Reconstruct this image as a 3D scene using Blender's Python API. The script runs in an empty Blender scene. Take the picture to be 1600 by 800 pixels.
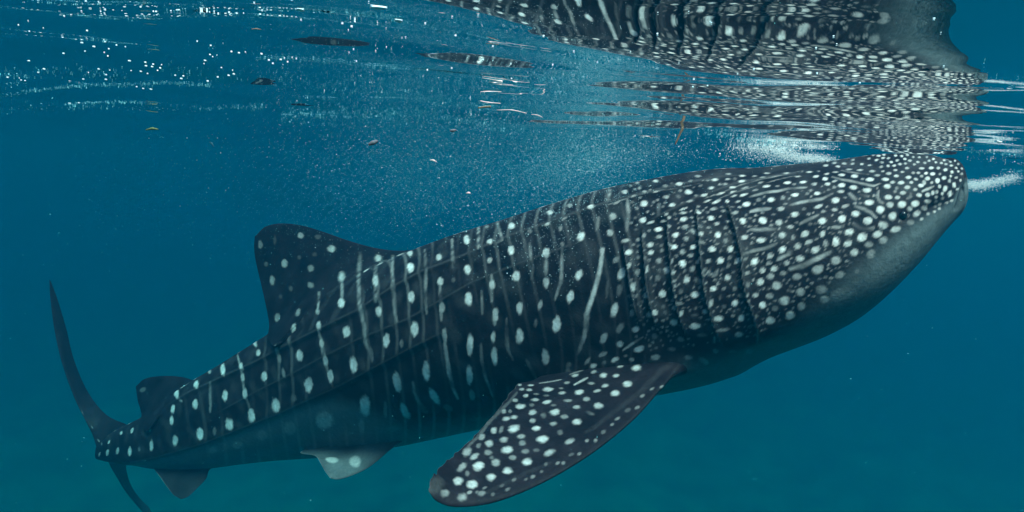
import bpy, math, random
import numpy as np
from mathutils import Vector, Matrix, Euler
from mathutils.bvhtree import BVHTree

random.seed(7); RNG = np.random.default_rng(7)
SC = bpy.context.scene
COL = SC.collection

# ------------------------------------------------------------------ camera
CAM_Z = -0.11
cam_d = bpy.data.cameras.new('camera')
cam_d.sensor_width = 36.0; cam_d.lens = 24.0
cam_d.clip_start = 0.02; cam_d.clip_end = 500
cam = bpy.data.objects.new('camera', cam_d); COL.objects.link(cam)
PITCH = math.atan2(400 - 262, 1066.67)
ROLL = math.radians(3.0)
RM = Matrix.Rotation(math.radians(90) - PITCH, 4, 'X') @ Matrix.Rotation(ROLL, 4, 'Z')
cam.matrix_world = Matrix.Translation((0, 0, CAM_Z)) @ RM
SC.camera = cam
F = 1066.67
R3 = np.array(RM.to_3x3()); CP = np.array([0, 0, CAM_Z])

def P(x, y, d):
    """a point measured on the photo (1600 x 800) at distance d along the lens axis"""
    x, y, d = np.asarray(x, float), np.asarray(y, float), np.asarray(d, float)
    v = np.stack([(x - 800) / F * d, -(y - 400) / F * d, -d + 0 * x], -1)
    return CP + v @ R3.T

def proj(p):
    v = (p - CP) @ R3
    d = -v[..., 2]
    return 800 + v[..., 0] / d * F, 400 - v[..., 1] / d * F, d

# ------------------------------------------------------------------ sky, sun, exposure
SUN_ELEV, SUN_AZ = math.radians(60), math.radians(150)   # azimuth from +Y towards +X
w = bpy.data.worlds.new('World'); SC.world = w; w.use_nodes = True
nt = w.node_tree; nt.nodes.clear()
sky = nt.nodes.new('ShaderNodeTexSky'); sky.sky_type = 'NISHITA'; sky.sun_disc = False
sky.sun_elevation = SUN_ELEV; sky.sun_rotation = SUN_AZ
sky.air_density = 1.0; sky.dust_density = 2.0; sky.ozone_density = 1.0
bg = nt.nodes.new('ShaderNodeBackground'); bg.inputs['Strength'].default_value = 0.15
wo = nt.nodes.new('ShaderNodeOutputWorld')
nt.links.new(sky.outputs[0], bg.inputs[0]); nt.links.new(bg.outputs[0], wo.inputs[0])
sl = bpy.data.lights.new('sun', 'SUN'); sl.energy = 2.7; sl.angle = math.radians(14) ; sl.color = (1, .97, .92)
sun = bpy.data.objects.new('sun', sl); COL.objects.link(sun)
sd = Vector((math.cos(SUN_ELEV) * math.sin(SUN_AZ), math.cos(SUN_ELEV) * math.cos(SUN_AZ), math.sin(SUN_ELEV)))
sun.rotation_euler = sd.to_track_quat('Z', 'Y').to_euler()
SC.view_settings.view_transform = 'Standard'; SC.view_settings.look = 'None'
SC.view_settings.gamma = 1.0; SC.view_settings.exposure = 1.40
SC.render.engine = 'CYCLES'
cy = SC.cycles
cy.use_denoising = True
cy.max_bounces = 8; cy.diffuse_bounces = 2; cy.glossy_bounces = 3; cy.transmission_bounces = 2
cy.volume_bounces = 2; cy.transparent_max_bounces = 12
cy.caustics_reflective = False; cy.caustics_refractive = False
cy.sample_clamp_indirect = 4.0

# ------------------------------------------------------------------ helpers
def hermite(t, ks, vs):
    ks = np.asarray(ks, float); vs = np.asarray(vs, float)
    if vs.ndim == 1: vs = vs[:, None]
    dk = np.diff(ks)[:, None]; dv = np.diff(vs, axis=0) / dk
    m = np.empty_like(vs); m[0] = dv[0]; m[-1] = dv[-1]
    m[1:-1] = (dv[:-1] * dk[1:] + dv[1:] * dk[:-1]) / (dk[:-1] + dk[1:])
    t = np.clip(t, ks[0], ks[-1]); i = np.clip(np.searchsorted(ks, t, 'right') - 1, 0, len(ks) - 2)
    h = (ks[i + 1] - ks[i])[:, None]; u = ((t - ks[i]) / (ks[i + 1] - ks[i]))[:, None]
    o = (2*u**3 - 3*u**2 + 1) * vs[i] + (u**3 - 2*u**2 + u) * h * m[i] + (-2*u**3 + 3*u**2) * vs[i+1] + (u**3 - u**2) * h * m[i+1]
    return o

def mesh_np(name, V, Fq, smooth=True):
    me = bpy.data.meshes.new(name)
    V = np.asarray(V, np.float32); Fq = np.asarray(Fq, np.int32); n = Fq.shape[1]
    me.vertices.add(len(V)); me.vertices.foreach_set('co', V.ravel())
    me.loops.add(Fq.size); me.loops.foreach_set('vertex_index', Fq.ravel())
    me.polygons.add(len(Fq)); me.polygons.foreach_set('loop_start', np.arange(len(Fq), dtype=np.int32) * n)
    me.polygons.foreach_set('use_smooth', np.full(len(Fq), smooth))
    me.update(calc_edges=True)
    return me

def link(name, me, mat=None, parent=None, loc=None):
    o = bpy.data.objects.new(name, me); COL.objects.link(o)
    if mat is not None and me is not None and len(me.materials) == 0: me.materials.append(mat)
    if loc is not None: o.location = loc
    if parent is not None:
        o.parent = parent
    return o

def tag(o, label=None, cat=None, group=None, kind=None):
    if label: o['label'] = label
    if cat: o['category'] = cat
    if group: o['group'] = group
    if kind: o['kind'] = kind
    return o

def vnoise(p, seed=0, n=10, lo=1.0, hi=3.0):
    """cheap smooth noise: a sum of randomly directed sine waves, about -1..1"""
    r = np.random.default_rng(seed); o = 0
    for _ in range(n):
        k = r.normal(size=3); k = k / np.linalg.norm(k) * r.uniform(lo, hi) * 2 * math.pi
        o = o + np.sin(p @ k + r.uniform(0, 6.28))
    return o / math.sqrt(n / 2) / 2

def sstep(a, b, x):
    t = np.clip((x - a) / (b - a), 0, 1); return t * t * (3 - 2 * t)

# ------------------------------------------------------------------ materials
def new_mat(name):
    m = bpy.data.materials.new(name); m.use_nodes = True
    t = m.node_tree; t.nodes.clear()
    return m, t, lambda k, **kw: _n(t, k, kw)
def _n(t, k, kw):
    n = t.nodes.new(k)
    for a, b in kw.items(): setattr(n, a, b)
    return n

def mat_water():
    m, t, N = new_mat('water_surface'); L = t.links.new
    out = N('ShaderNodeOutputMaterial'); mix = N('ShaderNodeMixShader')
    fr = N('ShaderNodeFresnel'); fr.inputs['IOR'].default_value = 1.33
    tr = N('ShaderNodeBsdfTransparent'); gl = N('ShaderNodeBsdfGlossy'); gl.inputs['Roughness'].default_value = 0.0
    gl.inputs['Color'].default_value = (1, 1, 1, 1)
    tc = N('ShaderNodeTexCoord')
    mp = N('ShaderNodeMapping'); mp.inputs['Scale'].default_value = (1.0, 1.9, 1)
    mp.inputs['Rotation'].default_value = (0, 0, math.radians(8))
    n1 = N('ShaderNodeTexNoise'); n1.inputs['Scale'].default_value = 5.5; n1.inputs['Detail'].default_value = 1.2; n1.inputs['Roughness'].default_value = .4
    n1.inputs['Distortion'].default_value = .6
    b1 = N('ShaderNodeBump'); b1.inputs['Strength'].default_value = 1.0; b1.inputs['Distance'].default_value = WATER_BUMP
    L(tc.outputs['Object'], mp.inputs[0]); L(mp.outputs[0], n1.inputs[0]); L(n1.outputs[0], b1.inputs['Height'])
    L(b1.outputs[0], gl.inputs['Normal']); L(b1.outputs[0], fr.inputs['Normal'])
    L(fr.outputs[0], mix.inputs[0]); L(tr.outputs[0], mix.inputs[1]); L(gl.outputs[0], mix.inputs[2])
    L(mix.outputs[0], out.inputs['Surface'])
    return m
WATER_BUMP = 0.0010

def mat_skin():
    m, t, N = new_mat('whale_shark_skin'); L = t.links.new
    out = N('ShaderNodeOutputMaterial'); bs = N('ShaderNodeBsdfPrincipled')
    at = N('ShaderNodeAttribute'); at.attribute_name = 'pattern'
    sp = N('ShaderNodeSeparateColor'); L(at.outputs['Color'], sp.inputs[0])
    tc = N('ShaderNodeTexCoord')
    n1 = N('ShaderNodeTexNoise'); n1.inputs['Scale'].default_value = 9; n1.inputs['Detail'].default_value = 6
    L(tc.outputs['Object'], n1.inputs[0])
    n2 = N('ShaderNodeTexNoise'); n2.inputs['Scale'].default_value = 140; n2.inputs['Detail'].default_value = 3
    L(tc.outputs['Object'], n2.inputs[0])
    dark = N('ShaderNodeValToRGB')
    dark.color_ramp.elements[0].position = .3; dark.color_ramp.elements[0].color = (.0055, .0052, .0085, 1)
    dark.color_ramp.elements[1].position = .75; dark.color_ramp.elements[1].color = (.019, .0145, .019, 1)
    L(n1.outputs[0], dark.inputs[0])
    mb = N('ShaderNodeMix', data_type='RGBA'); L(sp.outputs[1], mb.inputs[0]); L(dark.outputs[0], mb.inputs[6]); mb.inputs[7].default_value = (.10, .125, .13, 1)  # white belly painted dark grey-blue to stand in for underside shade
    # spots, broken up slightly by fine grain
    ma = N('ShaderNodeMath', operation='MULTIPLY_ADD'); L(n2.outputs[0], ma.inputs[0]); ma.inputs[1].default_value = .5; ma.inputs[2].default_value = .72
    mu = N('ShaderNodeMath', operation='MULTIPLY', use_clamp=True); L(ma.outputs[0], mu.inputs[0]); L(sp.outputs[0], mu.inputs[1])
    ms = N('ShaderNodeMix', data_type='RGBA'); L(mu.outputs[0], ms.inputs[0]); L(mb.outputs[2], ms.inputs[6]); ms.inputs[7].default_value = (.74, .72, .68, 1)
    md = N('ShaderNodeMix', data_type='RGBA'); L(sp.outputs[2], md.inputs[0]); L(ms.outputs[2], md.inputs[6]); md.inputs[7].default_value = (.010, .010, .014, 1)
    gr = N('ShaderNodeMapRange'); gr.inputs[1].default_value = .3; gr.inputs[2].default_value = .7; gr.inputs[3].default_value = .72; gr.inputs[4].default_value = 1.3
    n4 = N('ShaderNodeTexNoise'); n4.inputs['Scale'].default_value = 60; n4.inputs['Detail'].default_value = 6; n4.inputs['Roughness'].default_value = .75; L(tc.outputs['Object'], n4.inputs[0]); L(n4.outputs[0], gr.inputs[0])
    mg = N('ShaderNodeVectorMath', operation='SCALE'); L(md.outputs[2], mg.inputs[0]); L(gr.outputs[0], mg.inputs['Scale']); L(mg.outputs[0], bs.inputs['Base Color'])
    bs.inputs['Roughness'].default_value = .5; bs.inputs['Specular IOR Level'].default_value = .05
    bp = N('ShaderNodeBump'); bp.inputs['Strength'].default_value = .35; bp.inputs['Distance'].default_value = .004
    L(n2.outputs[0], bp.inputs['Height'])
    n3 = N('ShaderNodeTexNoise'); n3.inputs['Scale'].default_value = 26; n3.inputs['Detail'].default_value = 4; L(tc.outputs['Object'], n3.inputs[0])
    bp2 = N('ShaderNodeBump'); bp2.inputs['Strength'].default_value = .4; bp2.inputs['Distance'].default_value = .008
    L(n3.outputs[0], bp2.inputs['Height']); L(bp2.outputs[0], bp.inputs['Normal'])
    L(bp.outputs[0], bs.inputs['Normal'])
    L(bs.outputs[0], out.inputs['Surface'])
    return m

def mat_simple(name, col, rough=.5, scale=20, var=.25, spec=.3):
    m, t, N = new_mat(name); L = t.links.new
    out = N('ShaderNodeOutputMaterial'); bs = N('ShaderNodeBsdfPrincipled')
    tc = N('ShaderNodeTexCoord'); n = N('ShaderNodeTexNoise'); n.inputs['Scale'].default_value = scale; n.inputs['Detail'].default_value = 4
    L(tc.outputs['Object'], n.inputs[0])
    cr = N('ShaderNodeValToRGB'); c = np.array(col)
    cr.color_ramp.elements[0].position = .3; cr.color_ramp.elements[0].color = (*(c * (1 - var)), 1)
    cr.color_ramp.elements[1].position = .7; cr.color_ramp.elements[1].color = (*np.minimum(c * (1 + var), .95), 1)
    L(n.outputs[0], cr.inputs[0]); L(cr.outputs[0], bs.inputs['Base Color'])
    bs.inputs['Roughness'].default_value = rough; bs.inputs['Specular IOR Level'].default_value = spec
    L(bs.outputs[0], out.inputs['Surface'])
    return m
SKIN = mat_skin()
M_BUB = mat_simple('air_bubble_film', (.55, .85, .90), .15, 30, .05, .8)  # cyan tint stands in for blue water light refracted by the bubbles
M_VEIL = mat_simple('micro_bubble_film', (.22, .80, .86), .3, 30, .05, .3)  # cyan tint paints in the blue light that tiny bubbles refract
M_FOAM = mat_simple('white_foam', (.85, .87, .87), .6, 40, .08)
M_SAND = mat_simple('sea_bed_sand', (.13, .16, .11), .9, .6, .45)
M_EYE = mat_simple('dark_eye', (.008, .008, .01), .08, 30, .2, .6)

# ------------------------------------------------------------------ water surface, sea bed
# wave components of the surface: (kx, ky, height, phase)
WAVES = [(0.6811,1.9553,0.003856,4.057),(-2.0189,1.4430,0.002416,4.754),(-1.7871,2.0979,0.004580,-1.765),(-0.8053,1.7889,0.004746,4.607),
 (0.7422,4.1991,0.002157,2.251),(-1.7378,3.4477,0.001674,5.347),(0.4299,4.8160,0.004338,1.444),(-1.8115,3.5909,0.002138,3.093),
 (-3.1077,3.3277,0.002523,3.750),(1.6725,2.7750,0.003248,0.616),(0.3604,5.3968,0.001688,3.163),(-0.6589,5.9014,0.002396,2.588),
 (-0.9871,8.0019,0.001544,3.135),(-0.5685,7.7032,0.001634,2.368),(6.6585,5.6121,0.002752,6.814),(3.3342,7.2442,0.001254,3.049),
 (-8.1629,6.0921,0.001101,2.262),(-0.9135,6.8877,0.001091,8.081),(-6.4399,4.5971,0.001173,0.868),(1.8681,5.7474,0.001266,3.112),
 (0.8045,14.3034,0.000406,8.700),(-4.6482,17.0888,0.000353,9.047),(11.6056,12.0038,0.000814,2.834),(-6.5247,12.4711,0.000595,5.083),
 (4.6002,12.0029,0.000704,6.759),(8.1261,11.0547,0.000765,0.378),(-0.6604,11.8230,0.001202,1.705),(6.3699,15.1371,0.000323,5.936),
 (8.4288,16.1376,0.001074,-0.299),(-0.4500,13.1945,0.000380,7.669),(-17.2610,13.2958,0.001056,-1.076),(8.4519,10.7929,0.000802,3.463),
 (12.1327,28.8377,0.000263,1.949),(7.6331,20.7744,0.000364,2.761),(-0.8130,24.6526,0.000322,4.643),(-22.8720,15.1586,0.000452,5.555),
 (-19.7364,3.9788,0.000358,2.114),(13.6263,22.5815,0.000313,4.996),(-8.3825,19.8568,0.000293,1.756),(-20.3868,1.3679,0.000406,-1.919),
 (15.2403,27.9352,0.000134,3.848),(-6.2856,20.0704,0.000212,6.811),(14.2929,9.7904,0.000299,6.101),(8.6320,16.3668,0.000359,8.287),
 (-3.6612,14.4067,0.000503,4.593),(8.4725,20.8063,0.000274,3.106),(-0.4206,16.9338,0.000307,6.173),(-0.5948,16.1063,0.000408,3.522),
 (11.7424,13.0595,0.000233,3.388),(-11.4834,17.9204,0.000288,3.120),(-3.5689,23.7023,0.000179,1.084),(-16.3948,17.8032,0.000241,9.487),
 (23.1466,26.6725,0.000093,4.066),(13.2012,23.9970,0.000166,2.483),(3.8570,29.7505,0.000178,2.470),(19.5625,24.9888,0.000172,1.376),
 (-15.9059,24.8861,0.000161,-3.061),(21.1742,21.6922,0.000138,5.987)]
def wave(x, y):
    z = 0
    for kx, ky, a, ph in WAVES: z = z + a * np.sin(kx * x + ky * y + ph)
    return z
def graded(a, b, n, s=.5):
    u = np.linspace(math.asinh(a / s), math.asinh(b / s), n); return s * np.sinh(u)
def grid_mesh(name, xs, ys, fz):
    X, Y = np.meshgrid(xs, ys); Z = fz(X, Y)
    V = np.stack([X, Y, Z], -1).reshape(-1, 3); nx, ny = len(xs), len(ys)
    i = (np.arange(ny - 1)[:, None] * nx + np.arange(nx - 1)[None]).ravel()
    return mesh_np(name, V, np.stack([i, i + 1, i + nx + 1, i + nx], 1))
me = grid_mesh('water_surface', graded(-150, 150, 520, .8), graded(-150, 150, 840, .6), wave)
ws = link('water_surface', me, mat_water()); tag(ws, kind='structure')
def bedz(x, y): return -13 + .5 * np.sin(x * .31 + 1) * np.sin(y * .27) + .25 * np.sin(x * .9 + y * .6)
sb = link('seabed', grid_mesh('seabed', graded(-150, 150, 160, 8), graded(-150, 150, 160, 8), bedz), M_SAND); tag(sb, kind='structure')

# ------------------------------------------------------------------ whale shark body
# (top x, y) (bottom x, y) depth, half width in metres
ST = [
 (1466,252, 1470,352, 2.40, .24),
 (1452,248, 1450,384, 2.41, .31),
 (1420,246, 1410,430, 2.44, .37),
 (1370,247, 1342,493, 2.48, .41),
 (1300,258, 1255,543, 2.54, .44),
 (1200,267, 1165,584, 2.64, .45),
 (1120,271, 1100,602, 2.74, .46),
 (1050,279, 1045,613, 2.84, .46),
 (960,294, 985,625, 2.97, .46),
 (880,315, 925,637, 3.10, .455),
 (800,340, 850,650, 3.25, .45),
 (720,364, 775,664, 3.42, .435),
 (650,390, 700,680, 3.60, .41),
 (590,417, 640,693, 3.76, .38),
 (540,446, 590,702, 3.90, .35),
 (490,478, 545,709, 4.04, .315),
 (440,510, 495,713, 4.18, .28),
 (390,541, 440,717, 4.31, .245),
 (340,572, 385,723, 4.43, .21),
 (300,596, 335,730, 4.54, .18),
 (262,625, 285,733, 4.66, .15),
 (225,650, 240,731, 4.77, .12),
 (198,664, 200,724, 4.86, .09),
 (176,676, 172,722, 4.94, .06),
 (158,694, 153,718, 5.02, .03)]
ST = np.array(ST, float)
topP = P(ST[:,0], ST[:,1], ST[:,4]); botP = P(ST[:,2], ST[:,3], ST[:,4])
cen = (topP + botP) / 2; seg = np.r_[0, np.cumsum(np.linalg.norm(np.diff(cen, axis=0), axis=1))]
LEN = seg[-1]
CAP = .05
NB = 820
# denser rings at the head
u = np.linspace(0, 1, NB - 40); s_body = LEN * (u * .55 + .45 * u ** 1.9)
T_ = hermite(s_body, seg, topP); B_ = hermite(s_body, seg, botP); W_ = hermite(s_body, seg, ST[:, 5])[:, 0]
C_ = (T_ + B_) / 2; Uv = (T_ - B_) / 2
fwd = (C_[0] - C_[6]); fwd /= np.linalg.norm(fwd)
# rounded snout in front of ring 0
q = np.linspace(1, 0, 41)[:-1]
capC = C_[0] + fwd * CAP * np.sin(q * math.pi / 2)[:, None] + np.array([0, 0, -.01]) * q[:, None]
sc_ = np.cos(q * math.pi / 2) ** .55; sc_[0] = .02
C_ = np.r_[capC, C_]; Uv = np.r_[Uv[0] * sc_[:, None], Uv]; W_ = np.r_[W_[0] * sc_, W_]
s_all = np.r_[-CAP * np.sin(q * math.pi / 2), s_body]
Tg = np.gradient(C_, axis=0); Tg /= np.linalg.norm(Tg, axis=1)[:, None]
Tm = hermite(s_all, seg, np.gradient(cen, axis=0)); Tm /= np.linalg.norm(Tm, axis=1)[:, None]
Un = Uv / np.linalg.norm(Uv, axis=1)[:, None]
Sv = np.cross(Un, Tm); Sv /= np.linalg.norm(Sv, axis=1)[:, None]
if Sv[100][1] > 0: Sv = -Sv           # near side, towards the camera
NA = 600                                # j=0 top, NA/2 bottom, 0..NA/2 near side
th = np.arange(NA) / NA * 2 * math.pi
f_s = np.clip(s_all / LEN, 0, 1)
def section(th, f):
    """unit outline: exponent changes from a boxy flat head to a round, keeled trunk"""
    e = (2.5 - .5 * sstep(.12, .4, f))[:, None]
    c, s = np.cos(th)[None], np.sin(th)[None]
    a = np.sign(c) * np.abs(c) ** (2 / e); b = np.sign(s) * np.abs(s) ** (2 / e)
    # a little wider below the middle at the head, above it at the tail
    k = .10 * (1 - sstep(.1, .35, f))[:, None]
    b = b * (1 - k * a)
    return a, b
a_, b_ = section(th, f_s)
V = C_[:, None] + Uv[:, None] * a_[..., None] + Sv[:, None] * (W_[:, None] * b_)[..., None]
NR = len(C_)
half = NA // 2

def grid_normals(V):
    du = np.gradient(V, axis=0); dv = np.roll(V, -1, 1) - np.roll(V, 1, 1)
    n = np.cross(du, dv); n /= np.maximum(np.linalg.norm(n, axis=2, keepdims=True), 1e-9)
    c = V.mean(1, keepdims=True)
    if ((V - c) * n).sum() < 0: n = -n
    return n
def mirror(Aj):
    """copy values computed for 0..half onto the far side"""
    o = np.empty((Aj.shape[0], NA) + Aj.shape[2:]); o[:, :half + 1] = Aj
    o[:, half + 1:] = Aj[:, 1:half][:, ::-1]; return o

# relief: gill flaps and keels, measured on the near side and mirrored
GILLS = [
 [(971,372),(975,392),(981,417),(985,447),(991,475),(996,495),(1001,514)],
 [(1003,350),(1004,372),(1009,410),(1012,450),(1016,470),(1025,507),(1031,524)],
 [(1042,335),(1045,372),(1049,410),(1054,455),(1060,485),(1067,507),(1077,537)],
 [(1087,318),(1092,360),(1097,410),(1102,455),(1108,480),(1115,507),(1131,545)],
 [(1131,312),(1140,332),(1149,360),(1159,400),(1161,437),(1166,465),(1174,485),(1181,512),(1182,545)]]
KEELS = [
 ([(250,640),(300,612),(400,566),(446,542),(518,506),(560,486),(615,450),(662,425),(725,402),(800,370),(857,351),(920,329),(970,314),(1080,290),(1180,275)], .014, .016),
 ([(330,650),(400,612),(460,582),(502,559),(560,530),(640,497),(740,440),(830,405),(930,370)], .005, .016),
 ([(158,716),(200,722),(245,713),(320,691),(380,667),(437,645),(478,626),(520,608),(574,580),(640,545),(720,505)], .013, .020),
 ([(1000,352),(1037,337),(1090,312),(1150,291),(1200,280),(1275,268)], .009, .012)]
nr = grid_normals(V)
Vn, nn = V[:, :half + 1], nr[:, :half + 1]
px, py, dd = proj(Vn)
facing = ((CP - Vn) * nn).sum(2) > -.15
disp = np.zeros(px.shape); slit_shade = np.zeros(px.shape); rim = np.zeros(px.shape)
for g in GILLS:
    g = np.array(g, float); xg = np.interp(py, g[:, 1], g[:, 0])
    d = (px - xg) * dd / F
    fade = sstep(g[0, 1] - 2, g[0, 1] + 30, py) * (1 - sstep(g[-1, 1] - 30, g[-1, 1] + 4, py)) * facing
    disp += fade * np.where(d > 0, .016 * np.exp(-np.maximum(d, 0) / .045), -.006 * np.exp(np.minimum(d, 0) / .012))
    slit_shade = np.maximum(slit_shade, fade * np.exp(-((d + .004) / .0035) ** 2) * .6)  # shadow behind each gill flap, painted dark into the skin colour
    rim = np.maximum(rim, fade * np.exp(-((d - .004) / .003) ** 2) * .16)
for kpts, hgt, wid in KEELS:
    k = np.array(kpts, float); yk = np.interp(px, k[:, 0], k[:, 1])
    d = (py - yk) * dd / F * .9
    fade = sstep(k[0, 0], k[0, 0] + 40, px) * (1 - sstep(k[-1, 0] - 60, k[-1, 0], px)) * facing
    rim = np.maximum(rim, fade * .055 * np.exp(-(d / .004) ** 2))  # pale highlight along the keel, painted into the skin colour
    disp += fade * hgt * np.where(d < 0, np.exp(-(d / (wid * 2.2)) ** 2), np.exp(-(d / wid) ** 2))
# folds of skin above the gill tops, hollow behind the mouth corner
MOUTH = [(1508,283),(1503,300),(1499,315),(1494,328)]
g = np.array(MOUTH, float); xg = np.interp(py, g[:, 1], g[:, 0]); d = (px - xg) * dd / F
fade = sstep(280, 290, py) * (1 - sstep(322, 332, py)) * (px > 1470)
disp -= fade * .010 * np.exp(-(d / .007) ** 2); slit_shade = np.maximum(slit_shade, .8 * fade * np.exp(-(d / .005) ** 2))
def blob(x0, y0, rx, ry, rot=0):
    c, s = math.cos(math.radians(rot)), math.sin(math.radians(rot))
    ux = ((px - x0) * c - (py - y0) * s) / rx; uy = ((px - x0) * s + (py - y0) * c) / ry
    return np.exp(-(ux ** 2 + uy ** 2)) * facing
disp -= .018 * blob(1462, 322, 14, 8, 25); slit_shade = np.maximum(slit_shade, .85 * np.clip(blob(1462, 322, 13, 7, 25) * 1.3, 0, 1))  # hollow at the mouth corner, its shadow painted into the colour
disp -= .010 * blob(1411, 337, 8, 9); eye_ring = np.clip(1.6 * blob(1411, 338, 8, 9), 0, .9)
disp += .02 * blob(1120, 430, 90, 110)            # gill region bulges
disp -= .03 * blob(1190, 560, 60, 22, 20)
V = V + nr * mirror(disp)[..., None]

BELLY = np.array([(140,722),(200,723),(245,716),(320,694),(380,670),(437,648),(478,632),(520,625),(574,640),(640,668),(700,668),(780,650),(860,630),(950,600),(1020,570),(1100,560),(1180,548),(1240,512),(1290,470),(1340,425),(1400,372),(1440,345),(1468,330),(1488,316),(1500,290),(1520,270)], float)
BW = np.interp(px, [140, 420, 520, 700, 1050, 1200, 1300, 1450, 1500], [5, 6, 14, 22, 22, 24, 40, 14, 6])
belly = sstep(-1, 1, (py - np.interp(px, BELLY[:, 0], BELLY[:, 1])) / BW) 
# far underside and back belong to belly / back whatever they project to
ang = np.arange(half + 1) / half
belly = np.maximum(belly, sstep(.80, .9, ang)[None]); belly *= sstep(.30, .40, ang)[None]
belly[:60] *= .8

# ------------------------------------------------------------------ fins as plates with a rounded section
def dspine(x):
    o = np.argsort(ST[:, 0] + ST[:, 2]); return np.interp(x, ((ST[:, 0] + ST[:, 2]) / 2)[o], ST[o, 4])
def fin(lead, trail, tmax, ns=90, nc=70, le=.5, edge=.003, tip=.35, wav=0., bend=None):
    """lead/trail: lists of (x, y, depth) from root to tip; returns a closed grid ns x (2nc)"""
    lead, trail = np.array(lead, float), np.array(trail, float)
    def cur(a):
        p = P(a[:, 0], a[:, 1], a[:, 2]); k = np.linspace(0, 1, len(a)); return p, k
    lp, lk = cur(lead); tp, tk = cur(trail)
    t = np.linspace(0, 1, ns); t = 1 - (1 - t) ** 1.25
    Lc = hermite(t, lk, lp); Tc = hermite(t, tk, tp)
    v = (1 - np.cos(np.linspace(0, 1, nc) * math.pi)) / 2
    if wav: Tc = Tc + (Tc - Lc) / np.linalg.norm(Tc - Lc, axis=1)[:, None].clip(.02) * (.0045 * vnoise(t[:, None] * np.array([[1., .3, .2]]), 77, 14, 10, 60) * sstep(.15, .3, t) * sstep(1, .97, t))[:, None]
    mid = Lc[:, None] * (1 - v)[None, :, None] + Tc[:, None] * v[None, :, None]
    if bend is not None: mid = mid + bend(t[:, None], v[None])[..., None] * np.array([0., 0, 1])
    du = np.gradient(mid, axis=0); dv = np.gradient(mid, axis=1)
    n = np.cross(du, dv); ln = np.linalg.norm(n, axis=2, keepdims=True)
    n = n / np.maximum(ln, 1e-12)
    ref = n[ns // 3, nc // 2]; n[(n @ ref) < 0] *= -1
    chord = np.linalg.norm(Lc - Tc, axis=1)
    th_ = np.minimum(tmax * (1 - .75 * t), chord * .18) * np.clip((1 - t) / .05, 0, 1) ** .5
    prof = (v ** le) * (1 - v) ** .75 * 1.9 * (1 - .35 * v)
    if wav: mid = mid + n * (wav * np.sin(t * 40)[:, None] * v[None] ** 6)[..., None]
    h = (th_[:, None] * prof[None])[..., None] / 2
    A = mid + n * h; Bk = mid - n * h
    G = np.concatenate([A, Bk[:, ::-1]], 1)
    return G, n
def grid_faces(ns, nc2, base=0, wrap=True):
    i = np.arange(ns - 1)[:, None]; j = np.arange(nc2)[None]; j2 = (j + 1) % nc2
    f = np.stack([i * nc2 + j, i * nc2 + j2, (i + 1) * nc2 + j2, (i + 1) * nc2 + j], -1).reshape(-1, 4)
    return f + base

D = dspine
def bvh_of(Vf, Ff): return BVHTree.FromPolygons([tuple(p) for p in Vf], [tuple(map(int, f)) for f in Ff], all_triangles=False)
sub = V[::6, ::6]; nb2 = sub.shape[1]
body_bvh = bvh_of(sub.reshape(-1, 3), grid_faces(sub.shape[0], nb2))
def dfront(x, y, gap=.03):
    """distance along the lens axis just in front of the body skin"""
    r = P(x, y, 1.0) - CP; L_ = np.linalg.norm(r)
    h = body_bvh.ray_cast(Vector(CP), Vector(r / L_), 20)
    return D(x) if h[0] is None else h[3] / L_ - gap
def sp(pts, off=0.0): return [(x, y, D(x) + off + (o[0] if o else 0)) for x, y, *o in pts]
FINS = {}
# near pectoral fin
FINS['pectoral'] = fin(
 [(1120,556,2.62),(1072,568,2.42),(1036,604,2.30),(990,655,2.20),(925,708,2.10),(850,753,2.01),(775,784,1.94),(715,792,1.90),(684,784,1.885),(670,768,1.88)],
 [(975,560,2.98),(885,588,2.80),(820,597,2.66),(804,606,2.58),(778,640,2.42),(742,682,2.24),(712,708,2.08),(690,730,1.97),(674,746,1.91),(670,766,1.88)],
 .058, ns=420, nc=220, le=.42, wav=.0015)
FINS['dorsal'] = fin(
 sp([(690,400),(640,394),(590,388),(545,376),(505,362),(470,352),(440,349),(415,354),(400,368)]),
 [(515,495,D(515)-.05),(466,503,dfront(466,503,.01)),(431,541,dfront(431,541,.06)),(423,517,D(423)-.16)] + sp([(416,480,-.06),(407,440),(399,405),(397,385),(398,369)]),
 .075, ns=150, nc=150, le=.6)
FINS['second_dorsal'] = fin(
 sp([(330,615),(300,594),(275,588),(245,588),(226,592),(214,602)]),
 [(268,655,D(268)),(252,648,dfront(252,648,.005)),(229,674,dfront(229,674,.04)),(222,650,D(222)-.06)] + sp([(218,635,-.02),(215,625),(212,604)]),
 .03, ns=70, nc=60, le=.6)
FINS['caudal_upper'] = fin(
 [(205,712,4.85),(160,712,4.98),(143,676,5.03),(118,625,5.06),(98,570,5.08),(86,520,5.10),(79,470,5.12),(77,437,5.14)],
 [(240,680,4.9),(200,664,4.98),(165,647,5.12),(136,610,5.22),(115,560,5.24),(104,515,5.22),(90,468,5.18),(79,439,5.15)],
 .05, ns=110, nc=60, le=.5)
FINS['caudal_lower'] = fin(
 [(172,700,4.98),(170,722,5.1),(182,745,5.5),(196,768,5.9),(212,788,6.3),(226,803,6.6),(238,816,6.8)],
 [(215,690,4.98),(198,722,5.2),(200,745,5.6),(208,764,6.0),(220,780,6.4),(234,795,6.7),(240,812,6.82)],
 .03, ns=60, nc=40)
FINS['pelvic'] = fin(
 [(650,668,3.55),(604,708,3.52),(575,731,3.50),(550,743,3.49),(530,749,3.50),(518,748,3.51)],
 [(520,690,3.92),(470,706,3.90),(492,712,3.70),(500,722,3.60),(507,735,3.55),(515,746,3.51)],
 .03, ns=90, nc=80)
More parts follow.
